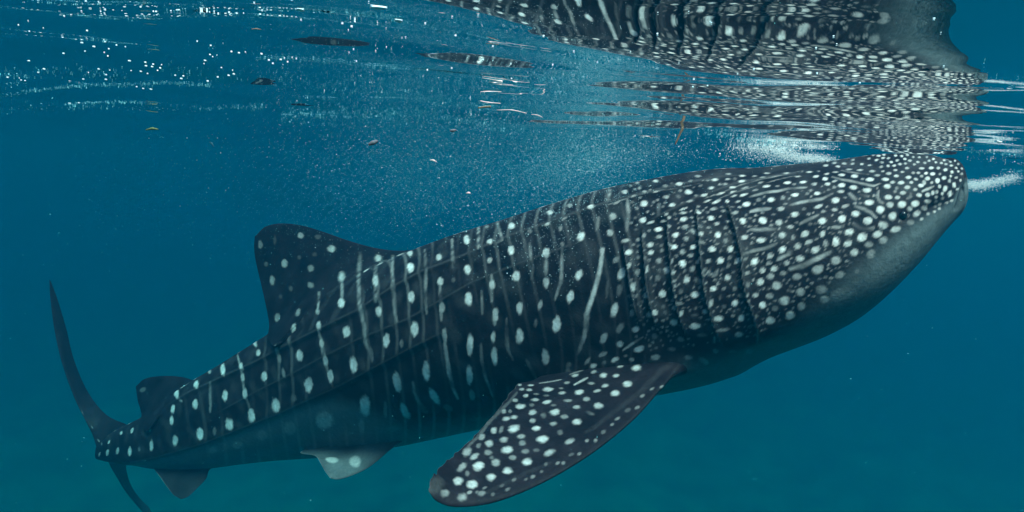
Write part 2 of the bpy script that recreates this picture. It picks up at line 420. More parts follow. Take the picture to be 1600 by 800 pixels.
FINS['pelvic_far'] = fin(
 [(560,690,4.0),(520,706,4.05),(495,711,4.1),(470,715,4.15),(460,716,4.2)],
 [(500,690,4.05),(480,704,4.12),(468,709,4.18),(460,712,4.2),(457,715,4.22)],
 .02, ns=40, nc=30)
FINS['anal'] = fin(
 [(350,705,4.52),(328,733,4.48),(322,748,4.44),(308,763,4.42),(294,776,4.41),(283,780,4.42)],
 [(225,715,4.70),(238,730,4.68),(250,745,4.60),(262,762,4.52),(272,774,4.46),(281,779,4.43)],
 .02, ns=80, nc=70)
# far pectoral fin: the near one mirrored across the body, hanging on its other side
ic = int(np.argmin(np.abs(s_all - hermite(np.array([6.6]), np.arange(len(seg)), seg)[0, 0])))
mC, mS, mT, mU = C_[ic], Sv[ic], Tm[ic], Un[ic]
G, n_ = FINS['pectoral']
d_ = G - mC; Gm = G - 2 * (d_ @ mS)[..., None] * mS
# lift it: the far fin is held nearly level
ax = Vector(mT); root = Gm[:40].mean((0, 1))
Rl = np.array(Matrix.Rotation(math.radians(-28 if (np.cross(mT, -mS) @ np.array([0, 0, 1])) < 0 else 28), 3, ax))
Gt = (Gm - root) @ Rl.T + root
if Gt[-1].mean(0)[2] < Gm[-1].mean(0)[2]: Gt = (Gm - root) @ Rl + root
FINS['pectoral_far'] = (Gt, n_)

# trees for fillets
def fillet(Vg, idx_mask, other, k, nrm):
    """smooth union: push both skins out near where they meet"""
    ii = np.argwhere(idx_mask)
    for a, b in ii:
        p = Vg[a, b]; h = other.find_nearest(Vector(p), k)
        if h[0] is None: continue
        dv = Vector(p) - h[0]; dist = h[3]
        inside = dv.dot(h[1]) < 0
        off = k / 4 * (1 if inside else ((k - dist) / k) ** 2)
        if inside: off = k / 4 * math.exp(-dist / (k * .3))
        Vg[a, b] = p + nrm[a, b] * off
    return Vg
def fin_normals(G):
    n = grid_normals(G)
    return n
nb = grid_normals(V)
SPEC = {'pectoral': (.11, 6), 'pectoral_far': (.08, 8), 'dorsal': (.07, 3), 'second_dorsal': (.03, 2), 'anal': (.02, 2), 'pelvic': (.03, 2), 'caudal_upper': (.03, 2), 'caudal_lower': (.02, 2)}
ups = {}
for key, (k, st) in SPEC.items():
    G, n_ = FINS[key]
    sg = G[::st, ::st]; fb = bvh_of(sg.reshape(-1, 3), grid_faces(sg.shape[0], sg.shape[1]))
    lo, hi = G.min((0, 1)) - k, G.max((0, 1)) + k
    m = ((V > lo) & (V < hi)).all(2)
    ii = np.argwhere(m)
    # body pushed out next to the fin root (sampled on every third vertex, then spread)
    off = np.zeros(m.shape)
    for a, b in ii:
        if a % 3 or b % 3: continue
        h = fb.find_nearest(Vector(V[a, b]), k)
        if h[0] is not None:
            o_ = k / 4 * ((k - h[3]) / k) ** 2
            off[a, b] = o_
    o3 = off[::3, ::3]; 
    ra = np.arange(NR) / 3; rb = np.arange(NA) / 3
    a0 = np.minimum(ra.astype(int), o3.shape[0] - 1); a1 = np.minimum(a0 + 1, o3.shape[0] - 1); fa = (ra - a0)[:, None]
    b0 = rb.astype(int) % o3.shape[1]; b1 = (b0 + 1) % o3.shape[1]; fb_ = (rb - rb.astype(int))[None]
    off = (o3[a0][:, b0] * (1 - fa) + o3[a1][:, b0] * fa) * (1 - fb_) + (o3[a0][:, b1] * (1 - fa) + o3[a1][:, b1] * fa) * fb_
    ups[key] = off
    gn = fin_normals(G)
    near = np.zeros(G.shape[:2], bool); near[: int(G.shape[0] * .5)] = True
    G = G.copy()
    ij = np.argwhere(near)
    for a, b in ij:
        h = body_bvh.find_nearest(Vector(G[a, b]), k)
        if h[0] is None: continue
        if (Vector(G[a, b]) - h[0]).dot(h[1]) < 0 and False: continue
        G[a, b] += gn[a, b] * (k / 4 * ((k - h[3]) / k) ** 2)
    FINS[key] = (G, n_)
tot = np.zeros((NR, NA))
for o_ in ups.values(): tot = np.maximum(tot, o_)
V = V + nb * tot[..., None]

# ------------------------------------------------------------------ pattern: every spot, stripe and keel highlight measured, then laid on the skin
# tile origin, scale, spots (x, y, rx, ry, turn, strength), lines ((points), half width, strength)
TILES = [
 ((1300,200),4,[(60,293,24,10,0,.8),(142,301,28,13,0,.8),(238,321,30,14,0,.85),(333,320,28,13,0,.8),(283,296,22,10,0,.5),(250,270,20,9,0,.5),(355,285,22,12,0,.6),(60,357,28,16,0,.85),(134,372,30,18,0,.9),(220,390,34,18,0,.9),(55,397,24,12,0,.6),(347,366,28,18,0,.85),(403,300,20,12,0,.7),(432,342,26,14,0,.8),(380,338,18,12,0,.6),(478,308,22,14,0,.8),(470,372,24,14,0,.75),(350,430,30,20,0,.9),(443,405,26,15,0,.8),(410,434,22,15,0,.65),(22,452,30,22,0,.95),(232,466,34,22,0,.9),(363,480,26,22,0,.7),(437,478,34,28,0,1),(522,472,32,24,0,.95),(545,420,24,16,-10,.8),(555,360,24,16,0,.8),(497,340,18,12,0,.7),(525,320,20,12,-20,.7),(575,340,16,20,20,.65),(597,315,20,16,0,.8),(660,330,18,20,0,.85),(700,312,18,16,0,.8),(708,378,20,26,-20,.85),(738,408,18,28,-10,.85),(765,355,14,22,0,.85),(750,275,14,14,0,.7),(710,260,20,14,0,.75),(630,286,20,12,0,.75),(620,250,20,12,0,.7),(665,250,14,12,0,.7),(560,252,24,10,0,.7),(540,280,14,10,0,.6),(508,280,14,10,0,.6),(470,250,18,10,0,.6),(520,384,18,12,0,.6),(672,366,16,16,0,.7),(630,405,14,18,0,.7),(655,400,12,16,0,.6),(598,418,18,18,0,.65),(600,460,22,14,0,.55),(580,500,26,18,0,.5),(530,535,34,22,15,.65),(485,505,22,18,0,.6),(303,512,32,28,0,.95),(147,535,34,26,-15,.95),(65,567,28,28,0,.95),(15,510,22,14,0,.6),(85,487,28,15,20,.6),(378,552,32,28,0,.9),(222,580,36,28,0,.95),(317,605,38,26,-20,.75),(400,632,42,22,15,.7),(110,650,34,28,0,.95),(188,685,38,28,10,.95),(283,665,36,26,15,.85),(24,708,28,36,0,.95),(98,724,34,26,30,.9),(230,728,34,24,0,.45),(322,700,34,28,0,.5),(490,590,30,20,0,.35),(138,778,32,28,0,.75),(245,780,30,26,0,.35),(735,330,12,16,0,.6),(235,232,18,7,0,.6),(105,258,22,7,0,.6),(175,263,22,7,0,.6),(20,275,24,7,0,.6),(318,270,16,7,0,.6),(395,262,16,8,0,.6),(440,275,16,8,0,.6),(690,440,12,12,0,.4)],
  [([(60,265),(110,275),(180,285),(230,290)],5,.5),([(0,305),(60,322),(120,332),(180,345),(220,355),(260,362),(300,347)],8,.65),([(150,490),(200,505),(245,530),(275,560)],11,.6),([(110,410),(130,430),(150,445)],13,.5),([(180,415),(230,428)],10,.4),([(290,395),(285,430),(300,460),(320,470)],10,.5),([(130,595),(165,615),(210,632),(260,625)],12,.5),([(395,395),(405,375)],12,.5),([(565,395),(600,380),(635,365)],10,.7),([(470,440),(495,430),(490,410)],10,.45),([(0,620),(50,620)],12,.6)]),
 ((1100,240),4,[(238,138,24,9,0,.9),(152,127,18,8,0,.5),(315,140,18,7,0,.4),(392,122,24,7,0,.6),(366,148,18,7,0,.5),(515,122,26,7,5,.6),(150,160,20,8,0,.6),(237,172,26,11,3,.9),(65,163,24,11,3,.8),(132,190,16,10,0,.5),(45,214,22,12,5,.8),(176,211,24,10,5,.9),(390,203,30,11,5,.95),(320,228,18,8,10,.4),(355,180,24,8,12,.6),(255,214,28,7,15,.5),(520,183,28,12,3,.95),(460,203,18,8,0,.4),(585,143,24,7,0,.7),(660,115,24,7,0,.7),(700,143,24,10,0,.85),(757,158,20,12,0,.85),(618,178,26,12,0,.9),(690,190,20,12,0,.6),(772,190,22,14,0,.9),(707,248,26,15,0,.9),(643,250,14,12,0,.45),(570,257,30,16,0,.95),(492,275,18,20,-30,.5),(420,288,30,20,0,1),(342,288,20,15,0,.4),(268,316,30,20,10,.95),(248,258,32,10,18,.9),(180,240,26,8,18,.8),(185,265,22,8,18,.6),(105,248,32,8,20,.8),(78,300,34,12,25,.9),(20,297,30,9,20,.8),(145,300,14,14,0,.8),(210,300,20,10,20,.5),(62,345,26,12,10,.6),(195,370,18,16,0,.5),(42,402,24,18,5,1),(80,438,20,14,15,.7),(155,422,16,10,0,.6),(243,420,26,26,20,1),(366,417,34,26,0,1),(467,430,26,22,0,.75),(480,345,26,15,5,.75),(568,380,30,22,5,.95),(740,420,28,26,15,.95),(745,362,20,12,0,.5),(715,330,36,14,20,.7),(540,457,28,14,-5,.7),(490,510,26,26,0,.75),(632,500,32,26,20,.9),(555,525,14,24,0,.5),(742,500,22,26,-20,.8),(697,480,14,14,0,.35),(655,553,30,18,25,.65),(252,523,28,20,15,.7),(358,542,36,22,5,.95),(87,508,24,24,0,1),(132,463,16,12,0,.4),(135,545,18,18,0,.5),(27,462,14,12,0,.35),(50,597,28,24,0,1),(165,597,22,24,0,1),(187,500,12,14,0,.4),(105,610,14,14,0,.3),(162,650,16,12,0,.4),(490,597,28,22,20,.9),(582,577,24,22,0,.75),(697,602,32,28,10,.85),(760,560,20,24,0,.6),(412,640,28,20,0,.75),(318,675,30,24,30,1),(600,655,34,24,0,.8),(518,684,24,18,0,.6),(440,718,28,22,10,.85),(365,728,22,26,0,.75),(103,670,26,24,0,1),(213,670,20,24,0,1),(25,670,22,16,0,.5),(153,697,18,16,0,.4),(408,685,24,12,10,.4),(270,747,24,16,0,.5),(495,748,28,18,0,.5),(148,775,26,24,0,.95),(415,768,28,22,0,.5),(350,795,24,20,0,.7),(580,770,36,26,0,.5),(710,725,44,34,25,.55),(625,345,16,12,0,.3),(665,440,16,12,0,.3),(435,380,20,8,0,.3)],
  [([(280,270),(330,258),(400,240),(460,235),(530,218),(640,212)],9,.6),([(290,362),(340,350),(415,345)],12,.55),([(295,475),(360,475),(440,472)],13,.5),([(245,628),(320,605),(400,585),(450,565)],12,.5),([(530,325),(600,305),(680,292),(740,282),(800,250)],11,.6),([(600,438),(650,415),(710,385)],11,.6),([(460,665),(510,635),(550,620)],13,.6),([(540,720),(620,700),(700,660),(790,615)],18,.6),([(20,745),(60,765),(80,755)],12,.5),([(0,280),(120,240),(230,195),(360,160),(460,140),(600,110)],4,.4),([(30,310),(150,258),(260,222),(380,185),(470,160),(600,132)],3,.35)]),  # last two thin lines paint highlights along the keel folds
 ((1100,400),4,[(350,165,26,24,0,.8),(455,185,36,30,0,.6),(58,203,26,22,0,.95),(125,205,18,16,0,.35),(192,200,18,20,0,.35),(275,180,16,26,0,.4),(325,245,24,20,0,.65),(408,250,30,22,0,.5),(500,280,38,34,0,.85),(603,225,30,30,0,.55),(735,210,50,34,0,.4),(755,270,34,30,0,.5),(610,315,30,32,0,.55),(367,305,28,28,0,1),(193,295,28,26,0,.9),(43,297,16,20,0,.6),(235,245,16,20,0,.4),(270,245,10,16,0,.6),(445,330,26,20,0,.35),(415,402,32,30,0,.85),(538,372,36,32,0,.8),(233,388,26,28,0,.9),(92,393,36,20,0,.8),(325,380,18,20,0,.3),(218,492,34,24,0,.65),(120,462,50,14,5,.4),(72,595,24,20,-40,.4),(180,598,36,12,0,.2),(280,597,30,20,0,.25),(8,347,16,16,0,.7),(290,440,12,16,0,.3),(100,260,14,20,0,.2),(125,315,20,16,0,.2)],[]),
 ((1300,360),4,[(25,187,38,32,0,.6),(240,155,28,30,30,.3),(48,280,36,26,20,.4),(155,255,20,20,0,.2),(60,400,90,50,20,.25)],[]),
 ((950,260),4,[(105,157,20,14,0,.7),(183,102,18,9,0,.5),(298,90,20,10,0,.8),(358,122,20,12,0,.35),(445,108,26,15,0,.95),(560,60,22,12,0,.45),(504,160,28,18,0,.95),(363,190,24,16,0,.6),(440,188,22,12,-30,.25),(578,120,18,10,0,.35),(400,240,26,15,5,.8),(225,233,30,24,0,.95),(217,337,26,20,15,.95),(30,312,26,24,30,.7),(12,415,22,24,0,.7),(228,157,18,9,0,.5),(160,185,20,8,15,.6),(55,225,26,8,20,.6),(300,158,22,6,5,.7),(512,218,28,9,12,.8),(600,180,30,12,12,.8),(365,300,22,8,30,.7),(470,265,30,8,20,.8),(268,350,32,10,15,.9),(347,342,22,8,5,.6),(470,290,28,10,5,.7),(474,330,28,20,0,1),(313,393,32,17,3,1),(318,440,24,14,0,.5),(380,320,14,16,60,.6),(380,375,14,14,0,.5),(483,378,24,16,0,.55),(560,287,18,14,0,.8),(423,428,26,20,25,1),(550,410,20,22,0,.65),(583,420,14,20,0,.8),(490,452,22,20,0,.5),(225,430,14,18,0,.5),(107,465,30,14,10,.7),(190,458,18,16,0,.45),(133,536,28,18,10,.9),(265,490,24,18,0,.8),(268,538,24,20,15,.9),(337,525,16,14,0,.4),(413,503,26,20,15,.9),(382,490,8,14,0,.6),(382,548,8,14,0,.6),(465,535,22,20,0,.55),(530,503,26,20,5,.9),(515,557,20,16,0,.5),(575,540,10,16,0,.4),(567,588,16,24,0,.8),(190,568,20,14,0,.4),(317,588,22,22,0,.6),(467,607,24,26,0,1),(403,590,8,20,0,.5),(50,585,28,18,30,.45),(85,670,26,40,-15,1),(125,622,16,20,0,.8),(185,660,20,22,0,.45),(243,645,12,26,0,.8),(370,648,26,26,0,.9),(410,660,14,18,0,.8),(527,640,22,24,0,.45),(310,700,24,26,0,.3),(490,710,28,28,0,.95),(568,715,18,26,0,.3)],
  [([(120,210),(128,290),(120,340),(118,400)],14,.3),([(318,240),(315,300)],14,.3),([(0,240),(70,215),(160,185),(260,160),(400,140),(520,118),(600,100)],3,.3)]),
 ((950,420),4,[(155,115,22,30,0,.8),(238,165,22,26,0,.65),(340,155,30,30,0,1),(541,160,32,26,0,1),(38,260,26,50,-12,.85),(72,130,20,40,-10,.25),(152,275,20,30,0,.45),(75,370,22,44,-30,.4),(258,287,22,22,0,.55),(292,272,20,24,0,.8),(412,337,28,26,0,.85),(415,243,18,18,0,.7),(458,280,16,24,-30,.7),(606,268,22,20,0,.6),(455,140,22,20,0,.25),(348,235,16,20,0,.25),(360,275,16,16,0,.2),(541,290,24,14,0,.2),(545,358,42,24,0,.8),(457,442,30,20,-10,.45),(590,415,44,16,0,.25),(175,378,30,26,15,.75),(290,420,24,24,0,.35),(73,470,24,24,20,.8),(193,503,40,22,15,.95),(45,567,28,16,25,.9),(110,545,16,10,0,.35),(148,567,22,14,0,.5),(295,553,40,22,5,.8),(78,608,24,14,10,.8),(178,621,36,24,8,.95),(50,668,24,14,10,.8),(122,718,34,22,5,.95),(43,777,34,20,8,.9),(397,502,36,16,-5,.4),(500,555,34,20,-15,.4),(597,575,44,20,-30,.4)],
  [([(95,508),(150,470),(215,428)],9,.4),([(180,790),(250,720),(330,640),(400,590)],22,.06)]),
 ((780,280),4,[(78,293,24,22,0,.95),(75,443,22,32,5,.95),(105,605,28,36,0,.95),(318,207,22,16,10,.85),(300,281,22,12,20,.85),(293,460,26,36,0,.9),(292,645,22,40,0,.75),(383,307,14,20,0,.4),(440,163,18,15,0,.5),(408,247,20,8,30,.6),(573,170,26,17,15,.95),(626,60,18,10,0,.9),(510,358,26,34,-10,.95),(497,598,24,38,-15,1),(645,447,18,26,0,.7),(190,325,16,16,0,.35),(395,407,12,20,0,.35)],
  [([(190,400),(195,480),(207,560),(205,620)],12,.22),([(395,430),(392,540),(385,640),(350,750)],12,.3),([(645,450),(632,550),(605,660),(575,780)],15,.6),([(620,240),(610,320)],12,.2),([(680,640),(670,740)],12,.22),([(693,70),(680,130)],10,.3),([(292,510),(290,600)],14,.28)]),
 ((780,440),4,[(445,92,24,42,-15,1),(358,268,30,56,-5,1),(128,165,22,42,-3,1),(129,342,28,52,0,1),(290,475,26,62,5,.8),(255,145,16,34,-15,.6),(228,260,12,34,-5,.3),(655,353,24,42,-20,.8),(650,453,36,16,25,.6),(553,495,34,14,50,.5),(588,527,26,16,20,.9),(474,587,28,12,10,.8),(590,565,22,12,15,.7),(423,632,22,11,8,.5),(650,585,28,18,10,.9),(305,673,38,17,3,.9),(388,667,18,7,0,.4),(393,695,28,12,8,.75),(198,647,24,8,0,.7),(188,677,22,10,0,.6),(128,645,16,10,0,.6),(140,672,20,10,0,.6),(165,713,22,13,0,.75),(232,703,22,8,0,.35),(225,738,28,12,0,.65),(100,742,22,13,0,.6),(135,780,34,20,0,.95),(205,772,20,12,0,.3),(300,752,30,15,12,.9),(293,712,24,8,0,.3),(502,690,32,20,8,.95),(430,743,32,10,0,.55),(483,785,26,14,0,.7),(545,735,26,16,5,.75),(575,635,28,11,0,.5),(612,682,28,11,15,.7),(655,505,20,14,30,.3),(663,650,26,14,15,.8)],
  [([(610,0),(575,120),(548,200),(545,290),(525,360),(490,450)],17,.6),([(45,230),(45,400),(85,490)],10,.2),([(170,490),(230,600)],12,.15),([(390,0),(355,90)],11,.28),([(680,20),(670,100)],12,.22),([(435,520),(430,560)],20,.18),([(250,635),(320,625),(390,612)],5,.5),([(470,645),(510,622),(550,602)],8,.7),([(440,580),(520,555)],5,.4)]),
 ((840,530),3.636,[(345,377,30,20,0,.95),(225,470,32,20,5,.9),(180,582,34,18,25,.65),(68,645,38,20,20,.75),(25,568,38,22,5,.95),(97,414,34,20,10,.95),(152,440,24,14,5,.6),(88,480,26,14,5,.65),(0,505,22,14,0,.6),(128,530,20,16,0,.3),(300,420,30,12,-20,.2),(90,375,20,8,0,.3),(30,430,20,12,0,.3)],
  [([(270,530),(330,495),(410,430),(490,370),(570,310),(640,240),(700,180)],18,.05)]),
 ((650,590),3.81,[(695,207,28,17,15,.85),(523,200,18,15,20,.6),(560,200,14,14,0,.35),(537,245,28,16,10,.75),(583,235,26,14,5,.65),(695,257,22,17,0,.6),(760,225,20,20,0,.2),(717,302,30,18,5,.85),(583,305,40,26,15,1),(463,315,24,22,30,.75),(507,310,16,26,-30,.4),(625,350,28,18,5,.6),(523,370,28,20,5,.6),(754,367,40,24,5,1),(633,390,24,18,0,.5),(392,352,24,20,35,.65),(435,392,28,24,20,.8),(372,405,20,16,40,.4),(540,430,40,26,8,1),(650,438,30,16,0,.4),(715,432,26,12,0,.3),(430,445,28,20,0,.45),(450,475,18,14,0,.25),(575,475,26,18,0,.45),(305,440,34,28,40,.6),(347,470,34,20,35,.6),(660,500,36,22,5,.9),(370,527,40,30,20,.95),(475,507,32,24,0,.55),(545,553,34,26,0,.85),(272,535,40,22,40,.5),(305,570,18,20,0,.35),(250,615,32,28,0,.7),(447,592,32,26,0,.8),(335,635,36,30,10,.9),(170,690,34,28,0,.5),(278,710,36,28,0,.6),(390,690,30,20,10,.4),(110,640,60,70,0,.15)],
  [([(370,700),(450,670),(550,620),(650,570),(720,540),(800,510)],16,.05),([(600,90),(560,140),(500,200),(430,270),(380,340),(320,400),(280,450)],12,.2)]),
 ((600,330),4,[(160,260,22,18,0,.95),(166,354,26,34,0,1),(170,535,26,38,5,1),(343,288,20,24,0,.8),(353,440,22,28,0,.75),(362,602,20,40,0,.65),(425,185,12,20,0,.4),(430,295,14,24,0,.35),(516,176,20,34,10,.85),(523,366,24,34,5,1),(526,550,28,48,3,1),(660,187,20,18,0,.8),(660,308,18,22,0,.75),(675,460,20,34,0,.75),(695,650,22,50,0,.75),(643,97,14,10,0,.4),(435,430,14,20,0,.2)],
  [([(55,280),(50,380),(60,500),(65,620),(80,690)],13,.27),([(255,240),(262,360),(258,520),(265,640)],12,.2),([(350,470),(355,560),(358,680)],12,.28),([(425,200),(430,350)],11,.28),([(590,90),(590,230)],12,.28),([(705,60),(740,180)],10,.3),([(740,180),(700,200)],8,.3),([(672,400),(675,560)],14,.28),([(610,500),(615,640)],10,.18)]),
 ((600,500),4,[(190,55,28,50,0,1),(110,145,14,30,0,.3),(14,130,24,50,-5,1),(537,155,22,74,-3,1),(533,345,22,70,5,.95),(550,470,22,40,8,.5),(690,230,22,64,5,.95),(683,110,16,40,0,.85),(380,100,18,50,8,.6),(263,320,26,68,5,1),(315,480,24,68,30,.9),(80,390,28,70,12,.95),(130,570,26,66,25,.8),(400,550,40,24,-20,.25),(245,555,24,40,40,.2),(8,560,16,60,0,.35),(55,680,50,24,0,.15),(693,10,12,30,0,.5)],
  [([(380,130),(390,230),(410,340),(430,420),(460,490)],14,.5),([(605,150),(610,250),(635,360),(680,480)],11,.22),([(180,390),(190,450),(220,520),(270,570)],13,.28),([(770,50),(775,190),(800,230)],10,.28)]),
 ((380,330),3.333,[(300,127,18,18,0,.9),(388,133,18,14,0,.25),(460,195,22,22,0,1),(90,175,14,26,0,.5),(215,270,18,26,0,.9),(152,360,16,28,0,.7),(352,297,16,20,0,.6),(293,240,12,12,0,.25),(120,275,14,14,0,.3),(352,385,16,18,0,.6),(247,403,12,16,0,.3),(513,343,20,34,0,.9),(510,477,20,30,0,.95),(703,245,18,20,0,.95),(688,360,18,34,0,.8),(706,523,20,30,0,.9),(178,555,18,26,0,.6),(285,527,14,24,-15,.6),(264,610,18,30,0,.8),(392,593,14,24,0,.8),(388,525,12,16,0,.6),(537,628,24,32,0,1),(394,430,8,16,0,.6),(60,685,10,14,-20,.8),(370,225,14,12,0,.2),(195,445,10,12,0,.2),(165,150,8,30,0,.2)],
  [([(610,220),(600,350),(605,480),(630,600),(635,680),(670,770)],12,.27),([(394,430),(388,525)],7,.4),([(515,370),(515,450)],10,.28),([(690,280),(690,470)],14,.18),([(170,700),(190,780)],12,.35),([(392,620),(410,690),(430,790)],9,.35)]),
 ((400,520),3.333,[(12,103,14,20,0,.8),(227,120,20,32,0,.95),(342,55,14,28,5,.8),(362,148,14,32,10,.8),(388,225,18,40,8,.9),(43,227,20,28,0,.9),(273,272,26,42,0,1),(103,377,24,42,5,1),(507,165,24,44,5,1),(570,40,14,22,0,.35),(600,110,12,50,10,.25),(355,457,54,52,0,.6),(175,500,38,40,0,.3),(32,535,34,32,0,.25),(567,380,34,62,5,.9),(550,490,18,50,0,.35),(195,340,16,24,0,.25),(120,130,12,34,10,.4),(143,210,10,30,10,.35),(395,660,40,18,-5,.5),(515,668,36,34,0,.5)],
  [([(340,80),(355,140),(380,220),(400,280)],8,.3)]),
 ((200,540),3.333,[(252,247,12,26,-10,.9),(233,330,12,26,-8,.9),(227,390,12,28,0,.9),(246,493,16,34,0,1),(354,200,14,24,-10,.9),(350,305,16,30,0,.9),(375,460,20,38,3,1),(424,133,8,12,-20,.6),(428,335,8,22,0,.4),(450,445,10,26,0,.3),(493,122,14,36,3,1),(505,260,16,34,0,1),(528,412,22,38,5,1),(572,37,8,12,0,.8),(587,105,12,22,5,.8),(597,165,10,26,5,.7),(608,250,14,34,3,.8),(643,365,20,44,5,1),(440,545,24,20,0,.25),(570,520,30,24,0,.3),(122,520,12,32,0,.9),(115,440,7,16,0,.7),(58,540,7,14,0,.3)],
  [([(428,190),(430,320)],9,.2),([(570,50),(590,130),(605,240),(640,350)],7,.3)]),
 ((50,580),3.636,[(555,457,12,28,-3,1),(485,453,9,24,-10,.8),(428,463,9,22,-12,.9),(383,472,5,16,-20,.8),(437,403,6,14,-20,.8),(506,351,8,12,-25,.8),(568,336,8,20,-20,.9),(610,443,8,16,0,.3),(395,412,5,10,0,.4),(378,395,4,8,30,.4),(290,240,4,8,30,.3),(343,320,4,8,30,.25),(630,105,22,14,30,.25)],[])]
spots = []; 
for (x0, y0), sc, ss, ll in TILES:
    for x, y, rx, ry, rot, b in ss: spots.append((x0 + x / sc, y0 + y / sc, rx / sc, ry / sc, rot, b))
meas = len(spots)
lines_ = []
for (x0, y0), sc, ss, ll in TILES:
    for pts, hw, b in ll:
        p = np.array(pts, float); seg_ = np.r_[0, np.cumsum(np.linalg.norm(np.diff(p, axis=0), axis=1))]
        n = max(2, int(seg_[-1] / (hw * .7)))
        tt = np.linspace(0, seg_[-1], n)
        for q_ in range(n):
            xx, yy = np.interp(tt[q_], seg_, p[:, 0]), np.interp(tt[q_], seg_, p[:, 1])
            e = .55 + .45 * math.sin(math.pi * (q_ + .5) / n) ** .5
            lines_.append((x0 + xx / sc, y0 + yy / sc, hw / sc * 1.05 * e, hw / sc * 1.05 * e, 0, b))
# crowded small spots over the snout, between the measured ones
HEAD_POLY = dict(x=(1340, 1506), y=(215, 345))
occ = np.array([(s[0], s[1], max(s[2], s[3])) for s in spots])
cand = []
for _ in range(9000):
    x, y = random.uniform(1290, 1507), random.uniform(205, 345)
    yb = np.interp(x, BELLY[:, 0], BELLY[:, 1]) - 2
    if y > yb: continue
    f = min(1, max(0, (x - 1290) / 200)); top = max(0, (262 - y) / 40)
    r = 5.0 - 2.1 * f - 1.2 * top
    if y > 285 and x < 1400: continue
    ry = r * (.42 + .45 * f) if y < 290 else r * .85
    dxy = np.abs((occ[:, 0] - x)) / (occ[:, 2] + r + 1.3) , np.abs(occ[:, 1] - y) / (occ[:, 2] * .75 + ry + 1.0)
    if (dxy[0] ** 2 + dxy[1] ** 2 < 1).any(): continue
    if any(abs(l[0] - x) < l[2] + r and abs(l[1] - y) < l[3] + ry for l in lines_ if l[0] > 1285): continue
    spots.append((x, y, r, ry, random.uniform(-15, 15), random.uniform(.5, .8))); occ = np.vstack([occ, (x, y, r)])

# faint small dots filling the gaps of head and gill region
for _ in range(5000):
    x = random.uniform(985, 1400); yt = np.interp(x, [985, 1120, 1300, 1400], [290, 276, 265, 270]); yb = np.interp(x, BELLY[:, 0], BELLY[:, 1]) - 22
    y = random.uniform(yt, yb); r = random.uniform(1.6, 2.7)
    if (((occ[:, 0] - x) / (occ[:, 2] + r + 2.0)) ** 2 + ((occ[:, 1] - y) / (occ[:, 2] * .85 + r + 2.0)) ** 2 < 1).any(): continue
    if any(abs(l[0] - x) < l[2] + r and abs(l[1] - y) < l[3] + r for l in lines_ if l[0] > 960): continue
    spots.append((x, y, r * 1.3, r * 1.15, 0, random.uniform(.25, .5))); occ = np.vstack([occ, (x, y, r)])

for k_, (x, y) in enumerate(zip(np.linspace(720, 1030, 26), np.interp(np.linspace(720, 1030, 26), [720, 775, 850, 925, 990, 1030], [778, 768, 736, 692, 640, 600]))):
    spots.append((x + random.uniform(-4, 4), y + random.uniform(-9, 6), random.uniform(3.5, 6), random.uniform(2.5, 3.6), 25, random.uniform(.2, .45)))

# one soup: body then fins
parts_V = [V.reshape(-1, 3)]; parts_F = [grid_faces(NR, NA)]
# close snout and tail with small fans
base = NR * NA; offs = {}
for key, (G, n_) in FINS.items():
    offs[key] = base
    parts_V.append(G.reshape(-1, 3)); parts_F.append(grid_faces(G.shape[0], G.shape[1], base)); base += G.shape[0] * G.shape[1]
ALLV = np.concatenate(parts_V); ALLF = np.concatenate(parts_F)
snout_c = V[0].mean(0); tail_c = V[-1].mean(0)
capV = np.array([snout_c, tail_c])
# ray casting against a thinned copy
rv, rf, rid = [], [], []
def thin(G, st, ident):
    g = G[::st, ::st]; b = sum(len(a) for a in rv); rv.append(g.reshape(-1, 3)); f = grid_faces(g.shape[0], g.shape[1], b); rf.append(f); rid.extend([ident] * len(f))
thin(V, 3, 'body')
for key, (G, n_) in FINS.items(): thin(G, 3 if G.shape[0] > 100 else 1, key)
RB = bvh_of(np.concatenate(rv), np.concatenate(rf))
Vnear = V[:, :half + 1].reshape(-1, 3)
PAT = {'body': np.zeros((len(Vnear), 3))}
for key, (G, n_) in FINS.items(): PAT[key] = np.zeros((G.shape[0] * G.shape[1], 3))
PV = {'body': Vnear, **{k: g.reshape(-1, 3) for k, (g, _) in FINS.items()}}
wob = {k: .10 * vnoise(v, 5, 8, 12, 30) + .11 * vnoise(v, 6, 8, 35, 70) for k, v in PV.items() if k in ('body', 'pectoral', 'dorsal')}
brk = {k: np.clip(.62 + .5 * vnoise(v, 15, 10, 7, 22), .12, 1) for k, v in PV.items() if k in ('body', 'pectoral', 'dorsal')}
order = {k: np.argsort(v[:, 0]) for k, v in PV.items()}
xs_sorted = {k: PV[k][order[k], 0] for k in PV}
def ray(x, y):
    d = P(x, y, 1.0) - CP; return Vector(d).normalized()
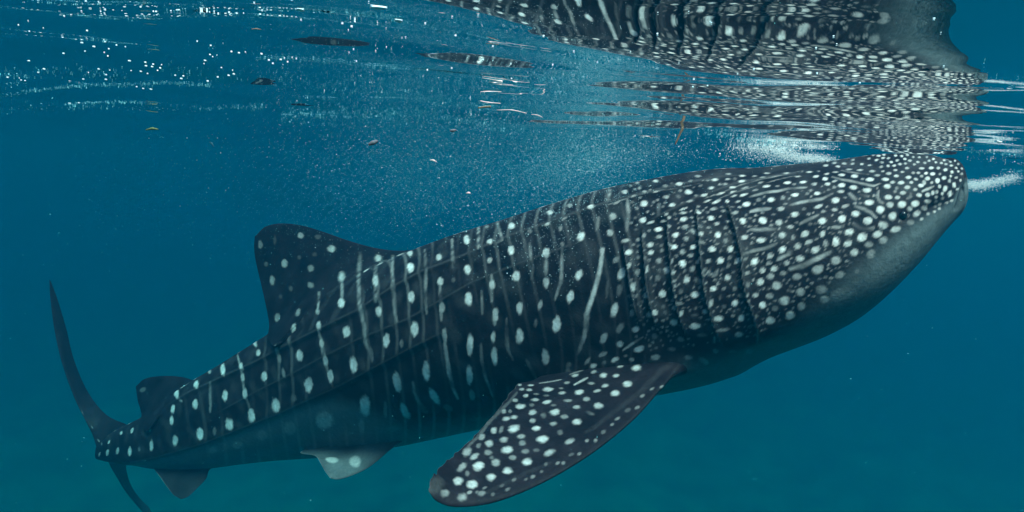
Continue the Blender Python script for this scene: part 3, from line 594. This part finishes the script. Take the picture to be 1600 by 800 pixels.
def lay(x, y, rx, ry, rot, b, chan=0, soft=(.62, 1.14)):
    rd = ray(x, y); h = RB.ray_cast(Vector(CP), rd, 20)
    if h[0] is None: return
    k = rid[h[2]]
    if k in ('pectoral_far',): return
    c = np.array(h[0]); n = np.array(h[1])
    rdn = np.array(rd)
    if n @ rdn > 0: n = -n
    cs = -(n @ rdn)
    if cs < .10: n = n - rdn * (.10 - cs); n /= np.linalg.norm(n)
    def onplane(px_, py_):
        r = np.array(ray(px_, py_)); return CP + r * (((c - CP) @ n) / (r @ n))
    ca, sa = math.cos(math.radians(rot)), math.sin(math.radians(rot))
    e1 = onplane(x + rx * ca, y - rx * sa) - c; e2 = onplane(x - ry * sa, y - ry * ca) - c
    R = max(np.linalg.norm(e1), np.linalg.norm(e2)) * 1.35
    vv = PV[k]; o = order[k]
    i0, i1 = np.searchsorted(xs_sorted[k], [c[0] - R, c[0] + R]); ii = o[i0:i1]
    d = vv[ii] - c
    ok = (np.abs(d[:, 1]) < R + .02) & (np.abs(d[:, 2]) < R + .02); ii = ii[ok]; d = d[ok]
    dn = d @ n; ok = np.abs(dn) < max(.03, R * .8); ii = ii[ok]; d = d[ok]
    if not len(ii): return
    A = np.stack([e1, e2], 1); M = np.linalg.pinv(A)
    uw = d @ M.T; r = np.sqrt((uw ** 2).sum(1))
    if k in wob: r = r + wob[k][ii]
    if k == 'dorsal': b = b * .72
    if k == 'pectoral': soft = (.40, 1.2); b = b * .74
    if k in brk: b = b * brk[k][ii] if soft[0] < .38 else b * (brk[k][ii] * .3 + .7)
    val = (b ** 1.3 if soft[0] > .38 else np.minimum(1, b * (1.35 if x < 990 else .72))) * (1 - sstep(soft[0], soft[1], r))
    PAT[k][ii, chan] = np.maximum(PAT[k][ii, chan], val)
for s in spots: lay(s[0], s[1], s[2] * (.84 if s[0] > 990 else .93), s[3] * (.84 if s[0] > 990 else .93), s[4], s[5])
for s in lines_: lay(*s, soft=(.30, 1.3))
# the crown of the head and back, which the lens only sees mirrored: spots scattered the same way
cr_n, cr_tot = 0, np.zeros((0, 4))
nbn = nb[:, :half + 1].reshape(-1, 3); hidden = (((CP - Vnear) * nbn).sum(1) < .12).reshape(NR, half + 1)
ringi = np.flatnonzero((s_all > .01) & (s_all < 5.4))
for _ in range(9000):
    a = random.choice(ringi); b = random.randrange(0, int(half * .34))
    if not hidden[a, b]: continue
    f = min(1, max(0, s_all[a] / 1.3)); r = (.009 + .007 * f) * random.uniform(.8, 1.25) * (1.15 if s_all[a] > 1.5 else 1); c = Vnear[a * (half + 1) + b]
    gap = r * (1.0 if s_all[a] < 1.3 else 3.6)
    if len(cr_tot) and (np.linalg.norm(cr_tot[:, :3] - c, axis=1) < cr_tot[:, 3] + r + gap * .35).any(): continue
    o = order['body']; i0, i1 = np.searchsorted(xs_sorted['body'], [c[0] - r * 1.3, c[0] + r * 1.3]); ii = o[i0:i1]
    dist = np.linalg.norm(Vnear[ii] - c, axis=1) / r; ii = ii[dist < 1.3]; dist = dist[dist < 1.3]
    if not len(ii) or PAT['body'][ii, 0].max() > .25: continue
    PAT['body'][ii, 0] = np.maximum(PAT['body'][ii, 0], random.uniform(.5, .9) * (1 - sstep(.62, 1.14, dist + wob['body'][ii])))
    cr_tot = np.vstack([cr_tot, (*c, r)])
# fine pale mottling between the rows
pb = PAT['body']; pn = Vnear
pb[:, 0] = np.maximum(pb[:, 0], .03 * np.clip(vnoise(pn, 9, 14, 5, 11), 0, 1))
# faint cross bands between the columns of spots, fading forward and down
sB = (px - .12 * (py - 450)) / 23 + .5 * vnoise(Vn, 31, 8, .6, 1.6)
bnd = np.clip(np.sin(sB * 2 * math.pi) - .62, 0, 1) / .38
bnd = bnd * np.clip(.5 + .7 * vnoise(Vn, 33, 10, .8, 2.2), 0, 1) * sstep(1050, 960, px) * sstep(250, 420, px)
pb[:, 0] = np.maximum(pb[:, 0], (.17 * bnd).reshape(-1))
pb[:, 1] = belly.reshape(-1); pb[:, 2] = slit_shade.reshape(-1); pb[:, 0] = np.maximum(pb[:, 0] * (1 - eye_ring.reshape(-1)), rim.reshape(-1))
# spots fade out on the pale belly
pb[:, 0] *= 1 - .08 * pb[:, 1]
full = mirror(pb.reshape(NR, half + 1, 3)).reshape(-1, 3)
cols = [full]
G, _ = FINS['pectoral']; cP = PAT['pectoral'].reshape(G.shape[0], G.shape[1], 3)
nc = G.shape[1] // 2
jj = np.arange(G.shape[1]); vch = np.where(jj < nc, jj, 2 * nc - 1 - jj) / (nc - 1)
tt = np.linspace(0, 1, G.shape[0])[:, None]
worn = sstep(.95, 1.0, vch)[None] * (tt > .2) * .35 + .12 * sstep(.9, 1, tt)
cP[..., 0] = np.maximum(cP[..., 0], worn * (.6 + .4 * vnoise(G, 3, 10, 20, 60)))
PAT['pectoral_far'] = cP.reshape(-1, 3).copy()
for key, bl, pale in (('pelvic', .75, .05), ('anal', .12, .0), ('pelvic_far', .4, 0)):
    G, _ = FINS[key]; A_ = PAT[key].reshape(G.shape[0], G.shape[1], 3); h2 = G.shape[1] // 2
    jj = np.arange(G.shape[1]); vc = np.where(jj < h2, jj, 2 * h2 - 1 - jj) / (h2 - 1); t_ = np.linspace(0, 1, G.shape[0])[:, None]
    mot = .5 + .5 * vnoise(G, 41, 10, 3, 9)
    A_[..., 1] = bl * (.55 + .45 * mot) * (1 - .8 * sstep(.25, .0, t_)) * (1 - .7 * sstep(.18, .02, vc)[None])
    A_[..., 0] = np.maximum(A_[..., 0], pale * mot + .30 * sstep(.90, .97, vc)[None] * (t_ > .15) * (.4 + .6 * mot))
for key in ('caudal_lower',): PAT[key][:, 1] = .6  # lobe painted paler to imitate fading into the distant haze
for key in FINS: cols.append(PAT[key])
colA = np.concatenate(cols + [np.zeros((2, 3))])
ALLV = np.concatenate([ALLV, capV]); n_all = len(ALLV)
me = bpy.data.meshes.new('body')
me.vertices.add(n_all); me.vertices.foreach_set('co', ALLV.astype(np.float32).ravel())
j = np.arange(NA); tri = np.concatenate([np.stack([np.full(NA, n_all - 2), (j + 1) % NA, j], 1), np.stack([np.full(NA, n_all - 1), (NR - 1) * NA + j, (NR - 1) * NA + (j + 1) % NA], 1)])
li = np.concatenate([ALLF.ravel(), tri.ravel()]).astype(np.int32)
starts = np.concatenate([np.arange(len(ALLF)) * 4, len(ALLF) * 4 + np.arange(len(tri)) * 3]).astype(np.int32)
me.loops.add(len(li)); me.loops.foreach_set('vertex_index', li)
me.polygons.add(len(starts)); me.polygons.foreach_set('loop_start', starts)
me.polygons.foreach_set('use_smooth', np.ones(len(starts), bool))
me.update(calc_edges=True)
ca_ = me.color_attributes.new('pattern', 'FLOAT_COLOR', 'POINT')
ca_.data.foreach_set('color', np.c_[np.clip(colA, 0, 1), np.ones(n_all)].astype(np.float32).ravel())
shark = bpy.data.objects.new('whale_shark', None); COL.objects.link(shark)
shark.location = C_[NR // 2]
tag(shark, 'huge dark whale shark covered in white spots, swimming with its snout at the water surface', 'whale shark')
def child(name, me, mat):
    o = link(name, me, mat, shark); o.matrix_parent_inverse = Matrix.Translation(-shark.location); return o
child('body', me, SKIN)
# eyes: near one where the photo shows it, far one mirrored
h = RB.ray_cast(Vector(CP), ray(1411, 337), 20)
ec = np.array(h[0]); en = np.array(h[1]); 
def ball(n=16, m=12):
    v = []; f = []
    for i in range(m + 1):
        for j_ in range(n):
            a, b = math.pi * i / m, 2 * math.pi * j_ / n
            v.append((math.sin(a) * math.cos(b), math.sin(a) * math.sin(b), math.cos(a)))
    for i in range(m):
        for j_ in range(n): f.append((i * n + j_, i * n + (j_ + 1) % n, (i + 1) * n + (j_ + 1) % n, (i + 1) * n + j_))
    return np.array(v), np.array(f)
bv, bf = ball()
ih = int(np.argmin(np.linalg.norm(C_ - ec, axis=1)))
for side in (0, 1):
    c = ec if side == 0 else ec - 2 * ((ec - C_[ih]) @ Sv[ih]) * Sv[ih]
    child('eye', mesh_np('eye', bv * np.array([.0115, .0115, .0145]) + c, bf), M_EYE)

# ------------------------------------------------------------------ bubbles, foam, drifting bits
ico_v = []; 
phi = (1 + 5 ** .5) / 2
ico_v = np.array([(-1,phi,0),(1,phi,0),(-1,-phi,0),(1,-phi,0),(0,-1,phi),(0,1,phi),(0,-1,-phi),(0,1,-phi),(phi,0,-1),(phi,0,1),(-phi,0,-1),(-phi,0,1)]) / math.hypot(1, phi)
ico_f = np.array([(0,11,5),(0,5,1),(0,1,7),(0,7,10),(0,10,11),(1,5,9),(5,11,4),(11,10,2),(10,7,6),(7,1,8),(3,9,4),(3,4,2),(3,2,6),(3,6,8),(3,8,9),(4,9,5),(2,4,11),(6,2,10),(8,6,7),(9,8,1)])
def swarm(name, pts, rad, mat, squash=(1, 1, 1), tiny=False):
    bv_, bf_ = (oct_v, oct_f) if tiny else (ico_v, ico_f)
    pts = np.asarray(pts); n = len(pts); sq = RNG.uniform(.75, 1.25, (n, 1, 3)) * np.array(squash)
    Vv = pts[:, None] + bv_[None] * rad[:, None, None] * sq
    Ff = (bf_[None] + (np.arange(n) * len(bv_))[:, None, None]).reshape(-1, 3)
    o = link(name, mesh_np(name, Vv.reshape(-1, 3), Ff), mat); return o
oct_v = np.array([(1,0,0),(-1,0,0),(0,1,0),(0,-1,0),(0,0,1),(0,0,-1)], float)
oct_f = np.array([(0,2,4),(2,1,4),(1,3,4),(3,0,4),(2,0,5),(1,2,5),(3,1,5),(0,3,5)])
def under(p, m=.012):
    """keep a point below the water surface"""
    z = wave(p[:, 0], p[:, 1]) - m; p = p.copy(); p[:, 2] = np.minimum(p[:, 2], z); return p

# cloud of fine bubbles trailing above the shark's back
def gpx(n, cx, cy, sx, sy, d0, d1): return RNG.normal(cx, sx, n), RNG.normal(cy, sy, n), RNG.uniform(d0, d1, n)
sets = [gpx(2600, 945, 238, 55, 30, 1.9, 2.6), gpx(1800, 880, 275, 60, 30, 2.0, 2.8), gpx(1200, 640, 275, 110, 50, 1.2, 2.6), gpx(1200, 1030, 232, 60, 18, 1.9, 2.6),
        gpx(1800, 760, 225, 130, 28, 1.1, 2.2), gpx(500, 560, 215, 110, 30, 1.2, 2.4), gpx(1500, 820, 320, 110, 30, 2.0, 2.7), gpx(500, 860, 400, 60, 30, 1.9, 2.4)]
x, y, d = [np.concatenate(c) for c in zip(*sets)]
pp = P(x, y, d); ok = pp[:, 2] < wave(pp[:, 0], pp[:, 1]) - .004; pp = pp[ok]; dk = d[ok]
tag(swarm('fine_bubbles', pp, dk / F * np.exp(RNG.normal(-1.05, .42, len(pp))).clip(.15, 1.3) * .85, M_BUB), kind='stuff')
# a milky veil of micro-bubbles, far smaller and far more of them, added to brighten the water behind the back
sets = [gpx(9000, 720, 265, 120, 50, 2.6, 5.0), gpx(9000, 900, 250, 65, 38, 2.4, 4.0), gpx(3000, 560, 300, 90, 60, 3.2, 5.5), gpx(3000, 950, 230, 60, 25, 1.8, 2.5), gpx(3500, 600, 270, 240, 70, 2.6, 5.5)]
x, y, d = [np.concatenate(c) for c in zip(*sets)]
pp = P(x, y, d); ok = pp[:, 2] < wave(pp[:, 0], pp[:, 1]) - .01; pp = pp[ok]; dk = d[ok]
tag(swarm('micro_bubble_veil', pp, dk / F * RNG.uniform(.16, .40, len(pp)), M_VEIL, tiny=True), kind='stuff')
# plankton and sparse specks through the water
n = 900; x, y, d = RNG.uniform(-50, 1650, n), RNG.uniform(180, 800, n), RNG.uniform(.9, 4.5, n)
pp = P(x, y, d); ok = pp[:, 2] < -.05; pp = pp[ok]; d = d[ok]
tag(swarm('plankton', pp, d / F * np.exp(RNG.normal(-1.5, .45, len(pp))).clip(.1, .7), M_VEIL), kind='stuff')
# foam churned up behind the head and in front of the snout
def foam(name, strokes, r0):
    ps, rs = [], []
    for n, pts, sx, sy, d0, d1 in strokes:
        p = np.array(pts, float); t = RNG.uniform(0, 1, n) * (len(p) - 1)
        k = np.arange(len(p)); cx, cy_ = np.interp(t, k, p[:, 0]), np.interp(t, k, p[:, 1])
        x = RNG.normal(cx, sx); y = RNG.normal(cy_, sy); d = RNG.uniform(d0, d1, n)
        q = P(x, y, d); q = under(q, .003); ps.append(q); rs.append(d / F * np.exp(RNG.normal(r0, .45, n)).clip(.2, 2.2))
    return swarm(name, np.concatenate(ps), np.concatenate(rs), M_FOAM, tiny=True)
tag(foam('foam_behind_head', [(4500, [(1195,228),(1225,240),(1250,247),(1272,247),(1296,252)], 9, 4, 2.35, 2.6), (2000, [(1160,232),(1230,246)], 22, 8, 2.3, 2.7)], -1.0), kind='stuff')
tag(foam('foam_at_snout', [(3800, [(1508,289),(1530,290),(1550,285),(1590,277)], 6, 4.0, 2.2, 2.5), (50, [(1510,246),(1560,250),(1600,258)], 12, 2, 2.1, 2.5)], -1.0), kind='stuff')

def at_surface(x, y, drop=.0006):
    """where the sight line of a photo point meets the water surface"""
    r = np.array(ray(x, y)); t = .2
    for _ in range(30):
        p = CP + r * t; zz = float(wave(p[0], p[1])) - drop
        if r[2] <= 1e-3: return None
        t = (zz - CP[2]) / r[2]; t = min(max(t, .1), 9)
    return CP + r * t
def surf_pts(x, y, drop):
    v = P(x, y, 1.0) - CP; v /= np.linalg.norm(v, axis=1)[:, None]; t = np.full(len(v), .5)
    for _ in range(25):
        p = CP + v * t[:, None]; t = np.clip((wave(p[:, 0], p[:, 1]) - drop - CP[2]) / np.maximum(v[:, 2], 1e-3), .1, 8)
    return CP + v * t[:, None]
# specks added along the ripples to imitate reflected streaks, plus the waterline bubble row
ST_ = [([(0,151),(60,141),(130,134),(200,133),(260,130),(330,134)], 500, 1.6), ([(100,163),(170,160),(240,162)], 160, 1.2), ([(400,92),(470,93),(540,98),(620,110)], 260, 1.4),
       ([(440,181),(520,178),(620,182),(720,190),(820,198)], 800, 7), ([(0,172),(150,168),(300,170),(420,166)], 260, 2.5), ([(0,120),(90,112),(200,118)], 160, 5),
       ([(250,110),(420,124),(560,140),(700,150)], 260, 8), ([(1505,236),(1560,240),(1610,243)], 110, 1.2), ([(1505,262),(1560,262),(1610,270)], 110, 1.5), ([(1100,205),(1230,232)], 400, 4), ([(1500,125),(1600,130)], 60, 6)]
xs_, ys_ = [], []
for pts, n, sd_ in ST_:
    p = np.array(pts, float); t_ = RNG.uniform(0, 1, n) * (len(p) - 1); k_ = np.arange(len(p))
    xs_.append(np.interp(t_, k_, p[:, 0])); ys_.append(RNG.normal(np.interp(t_, k_, p[:, 1]), sd_))
xs_, ys_ = np.concatenate(xs_), np.concatenate(ys_)
sp_ = surf_pts(xs_, ys_, .0012); dk = proj(sp_)[2]
tag(swarm('reflection_streak_bubbles', sp_, dk / F * np.exp(RNG.normal(-1.25, .45, len(sp_))).clip(.1, 1.0), M_VEIL, (1.6, 1.2, .6), tiny=True), kind='stuff')
BT = [((0,0),3.635,[(160,122),(105,145),(167,180),(246,163),(365,95),(488,10),(560,17),(495,177),(465,245),(533,267),(483,293),(592,300),(618,280),(662,259),(712,268),(361,306),(163,347),(613,320),(250,394),(218,413),(110,445),(120,456),(143,459),(43,440),(624,400),(603,426),(561,394),(745,403),(800,407),(838,419),(735,348),(826,356),(829,376),(870,367),(864,381),(918,370),(910,388),(895,402),(776,494),(813,504),(858,508),(395,588),(448,585),(502,413),(473,451),(602,453)]),
 ((240,0),4.443,[(302,290),(396,319),(440,386),(410,397),(391,382),(357,422),(350,445),(540,361),(592,370),(637,365),(749,377),(471,472),(548,490),(521,526),(556,516),(445,537),(800,420),(828,443),(908,406),(882,416),(962,403),(930,432),(990,410),(207,530),(192,548),(150,525),(1023,142),(959,5),(699,27),(753,77),(1310,167),(375,565)]),
 ((540,0),6.668,[(240,36),(828,253),(587,402),(625,397),(421,303),(28,322),(425,498),(313,541),(82,520),(1378,178),(1390,32),(1108,190),(1432,628),(112,642),(851,733),(1104,715),(62,283),(35,553)])]
bub_me = mesh_np('surface_bubble', ball(12, 8)[0], ball(12, 8)[1]); bub_me.materials.append(M_BUB)
allb = [(x0 + a / sc, y0 + b / sc) for (x0, y0), sc, l in BT for a, b in l]
for _ in range(26): allb.append((random.uniform(760, 1480), random.uniform(5, 150)))
ZONES = [(110, 'small bright air bubble at the surface near the far left corner', 'surface bubbles in the far left corner'),
 (270, 'small bright air bubble in the loose scatter between left corner and mirrored dorsal fin', 'left scatter of surface bubbles'),
 (430, 'small bright air bubble at the surface just left of the mirrored dorsal fin', 'surface bubbles beside the mirrored dorsal fin'),
 (760, 'small bright air bubble at the surface over the mirrored dorsal fin', 'surface bubbles over the mirrored dorsal fin'),
 (9999, 'small bright air bubble at the surface over the mirrored body of the shark', 'surface bubbles over the mirrored body')]
for x, y in allb:
    p = at_surface(x, y)
    if p is None: continue
    d = proj(p)[2]; r = d / F * random.uniform(.7, 1.6)
    o = link('surface_bubble', bub_me, None); o.location = p; o.scale = (r * random.uniform(1, 1.35), r * random.uniform(1.2, 2), r * .7)
    zone = [z_ for z_ in ZONES if x < z_[0]][0]
    tag(o, zone[1], 'bubble', zone[2])
# wide flat bubbles near the top of the frame
for x, y, w_, h_, lab in ((591.7, 12.5, 14, 2.6, 'widest air bubble, a long white sliver at the surface above the mirrored dorsal fin'),
                          (622.8, 32.5, 6.5, 2.8, 'short fat white bubble below and right of the widest sliver-shaped bubble'),
                          (469.5, 15.5, 5.5, 2.8, 'bright bent bubble at the surface above the left tip of the mirrored dorsal fin')):
    p = at_surface(x, y); d = proj(p)[2]; o = link('surface_bubble', bub_me, None); o.location = p
    o.scale = (w_ * d / F, h_ * d / F * 3, h_ * d / F * .8); tag(o, lab, 'bubble')

def sweep(name, pts, rad, mat, label, cat, n=8):
    """an uneven tapering rod through photo points (x, y, depth); rad in photo pixels"""
    p = P(*np.array(pts, float).T); d = np.array(pts)[:, 2]; k = np.linspace(0, 1, len(p)); t = np.linspace(0, 1, 14)
    c = hermite(t, k, p); r = np.interp(t, np.linspace(0, 1, len(rad)), rad) * np.interp(t, k, d) / F
    T = np.gradient(c, axis=0); T /= np.linalg.norm(T, axis=1)[:, None]
    A = np.cross(T, [0.1, .2, 1.]); A /= np.linalg.norm(A, axis=1)[:, None]; B = np.cross(T, A)
    a = np.arange(n) / n * 2 * math.pi
    r = r[:, None] * (1 + RNG.uniform(-.18, .18, (14, n)))
    V_ = c[:, None] + A[:, None] * (r * np.cos(a))[..., None] + B[:, None] * (r * np.sin(a))[..., None]
    V_ = np.concatenate([c[:1], V_.reshape(-1, 3), c[-1:]]); F_ = grid_faces(14, n, 1).tolist()
    me_ = bpy.data.meshes.new(name)
    F_ += [(0, 1 + (j_ + 1) % n, 1 + j_) for j_ in range(n)] + [(len(V_) - 1, len(V_) - 1 - n + j_, len(V_) - 1 - n + (j_ + 1) % n) for j_ in range(n)]
    org = c.mean(0); me_.from_pydata([tuple(v) for v in V_ - org], [], F_); me_.polygons.foreach_set('use_smooth', [True] * len(F_)); me_.update()
    o = link(name, me_, mat, loc=org); tag(o, label, cat); return o
M_TWIG = mat_simple('wet_straw', (.20, .17, .10), .6, 60, .3)
M_BROWN = mat_simple('brown_weed', (.13, .09, .05), .7, 60, .4)
M_PALE = mat_simple('pale_scrap', (.7, .68, .62), .6, 60, .2)
M_PINK = mat_simple('pinkish_scrap', (.09, .12, .14), .8, 60, .35)
M_GREEN = mat_simple('green_scrap', (.12, .16, .05), .7, 60, .35)
M_FISH = mat_simple('pale_fish_skin', (.45, .50, .50), .5, 20, .2)
sweep('twig', [(747,168.5,1.15),(757,167,1.15),(767,166.5,1.15)], [1.2,1.5,1.6], M_TWIG, 'short straw-coloured twig floating below the surface, left of the bubble cloud', 'twig')
sweep('grass_stem', [(750,157.5,1.2),(762,160,1.2),(782,161.5,1.2)], [.7,1.0,.5], M_PALE, 'thin pale grass stem floating just above the straw-coloured twig', 'grass stem')
sweep('weed_strand', [(776,172,1.3),(800,172,1.3),(823,177,1.3)], [.4,.8,.4], M_PALE, 'long pale arched strand drifting right of the straw-coloured twig', 'weed')
sweep('weed_strand', [(830,178.5,1.35),(840,180,1.35),(848,183.5,1.35)], [.3,.8,.3], M_PALE, 'shorter pale arched strand at the right end of the long arched one', 'weed')
sweep('weed_stalk', [(1067,200,1.7),(1062,210,1.7),(1055,226,1.7)], [2.2,1.8,1.0], M_BROWN, 'brown stalk of weed hanging upright under the surface above the gills', 'weed')
sweep('weed_scrap', [(228,203,2.2),(238,201,2.2),(247,202,2.2)], [.8,2.2,.8], M_GREEN, 'dim greenish scrap of weed drifting alone at the far left', 'weed')
sweep('weed_scrap', [(393,45.5,.52),(400,45,.52),(408,46,.52)], [.4,.9,.4], M_TWIG, 'thin yellowish scrap floating left of the mirrored dorsal fin', 'weed')
sweep('food_scrap', [(576,226,.7),(583,223,.7),(590,220,.7)], [2,4,2], M_PINK, 'larger pinkish blurred scrap of food sinking below the surface', 'food scrap')
sweep('food_scrap', [(703,204,.6),(708,204,.6),(713,203,.6)], [1.5,2.8,1.5], M_PINK, 'smaller pinkish scrap of food right of the larger one', 'food scrap')
sweep('krill', [(672,250,1.6),(677,250.5,1.6),(682,253,1.6)], [.8,1.5,.8], M_PALE, 'tiny curled white shrimp below the smaller pinkish scrap', 'shrimp')
sweep('krill', [(729,302,1.6),(732,301,1.6),(735,302,1.6)], [.8,1.6,.6], M_PALE, 'tiny white shrimp just above the shark back, lowest of the two', 'shrimp')
sweep('shell_flake', [(1558,220.5,1.3),(1561,221.5,1.3),(1565,222,1.3)], [1.2,1.6,1.2], M_FOAM, 'small white flake floating right of the mirrored snout', 'flake')
sweep('distant_fish', [(284,211,8.2),(296,210,8.0),(312,211,7.8),(324,216,7.8),(334,229,7.9)], [1.0,6,5.5,2.5,.8], M_FISH, 'pale blurred fish far off in the blue, bent downwards at its right end', 'fish')
print('SPOTS', len(spots), 'verts', n_all)

# ------------------------------------------------------------------ haze: the body of water itself
hz = mesh_np('haze', np.array([(x, y, z) for x in (-152, 152) for y in (-152, 152) for z in (-17.5, .45)], float),
             [(0,1,3,2),(4,6,7,5),(0,4,5,1),(2,3,7,6),(0,2,6,4),(1,5,7,3)], smooth=False)
m, t, N = new_mat('water_volume'); out = N('ShaderNodeOutputMaterial'); pv = N('ShaderNodeVolumePrincipled')
DEN = .20
SS = np.array([.0002, .029, .049]); SA = np.array([.27, .041, .029])   # scattering, absorption per metre
c_ = SS / DEN; a_s = 1 - SA / (DEN * (1 - c_)); 
pv.inputs['Color'].default_value = (*c_, 1); pv.inputs['Density'].default_value = DEN
pv.inputs['Absorption Color'].default_value = (*(np.clip(a_s, 0, 1) ** 2), 1)
pv.inputs['Anisotropy'].default_value = .72
t.links.new(pv.outputs[0], out.inputs['Volume'])
tag(link('haze', hz, m), kind='stuff')
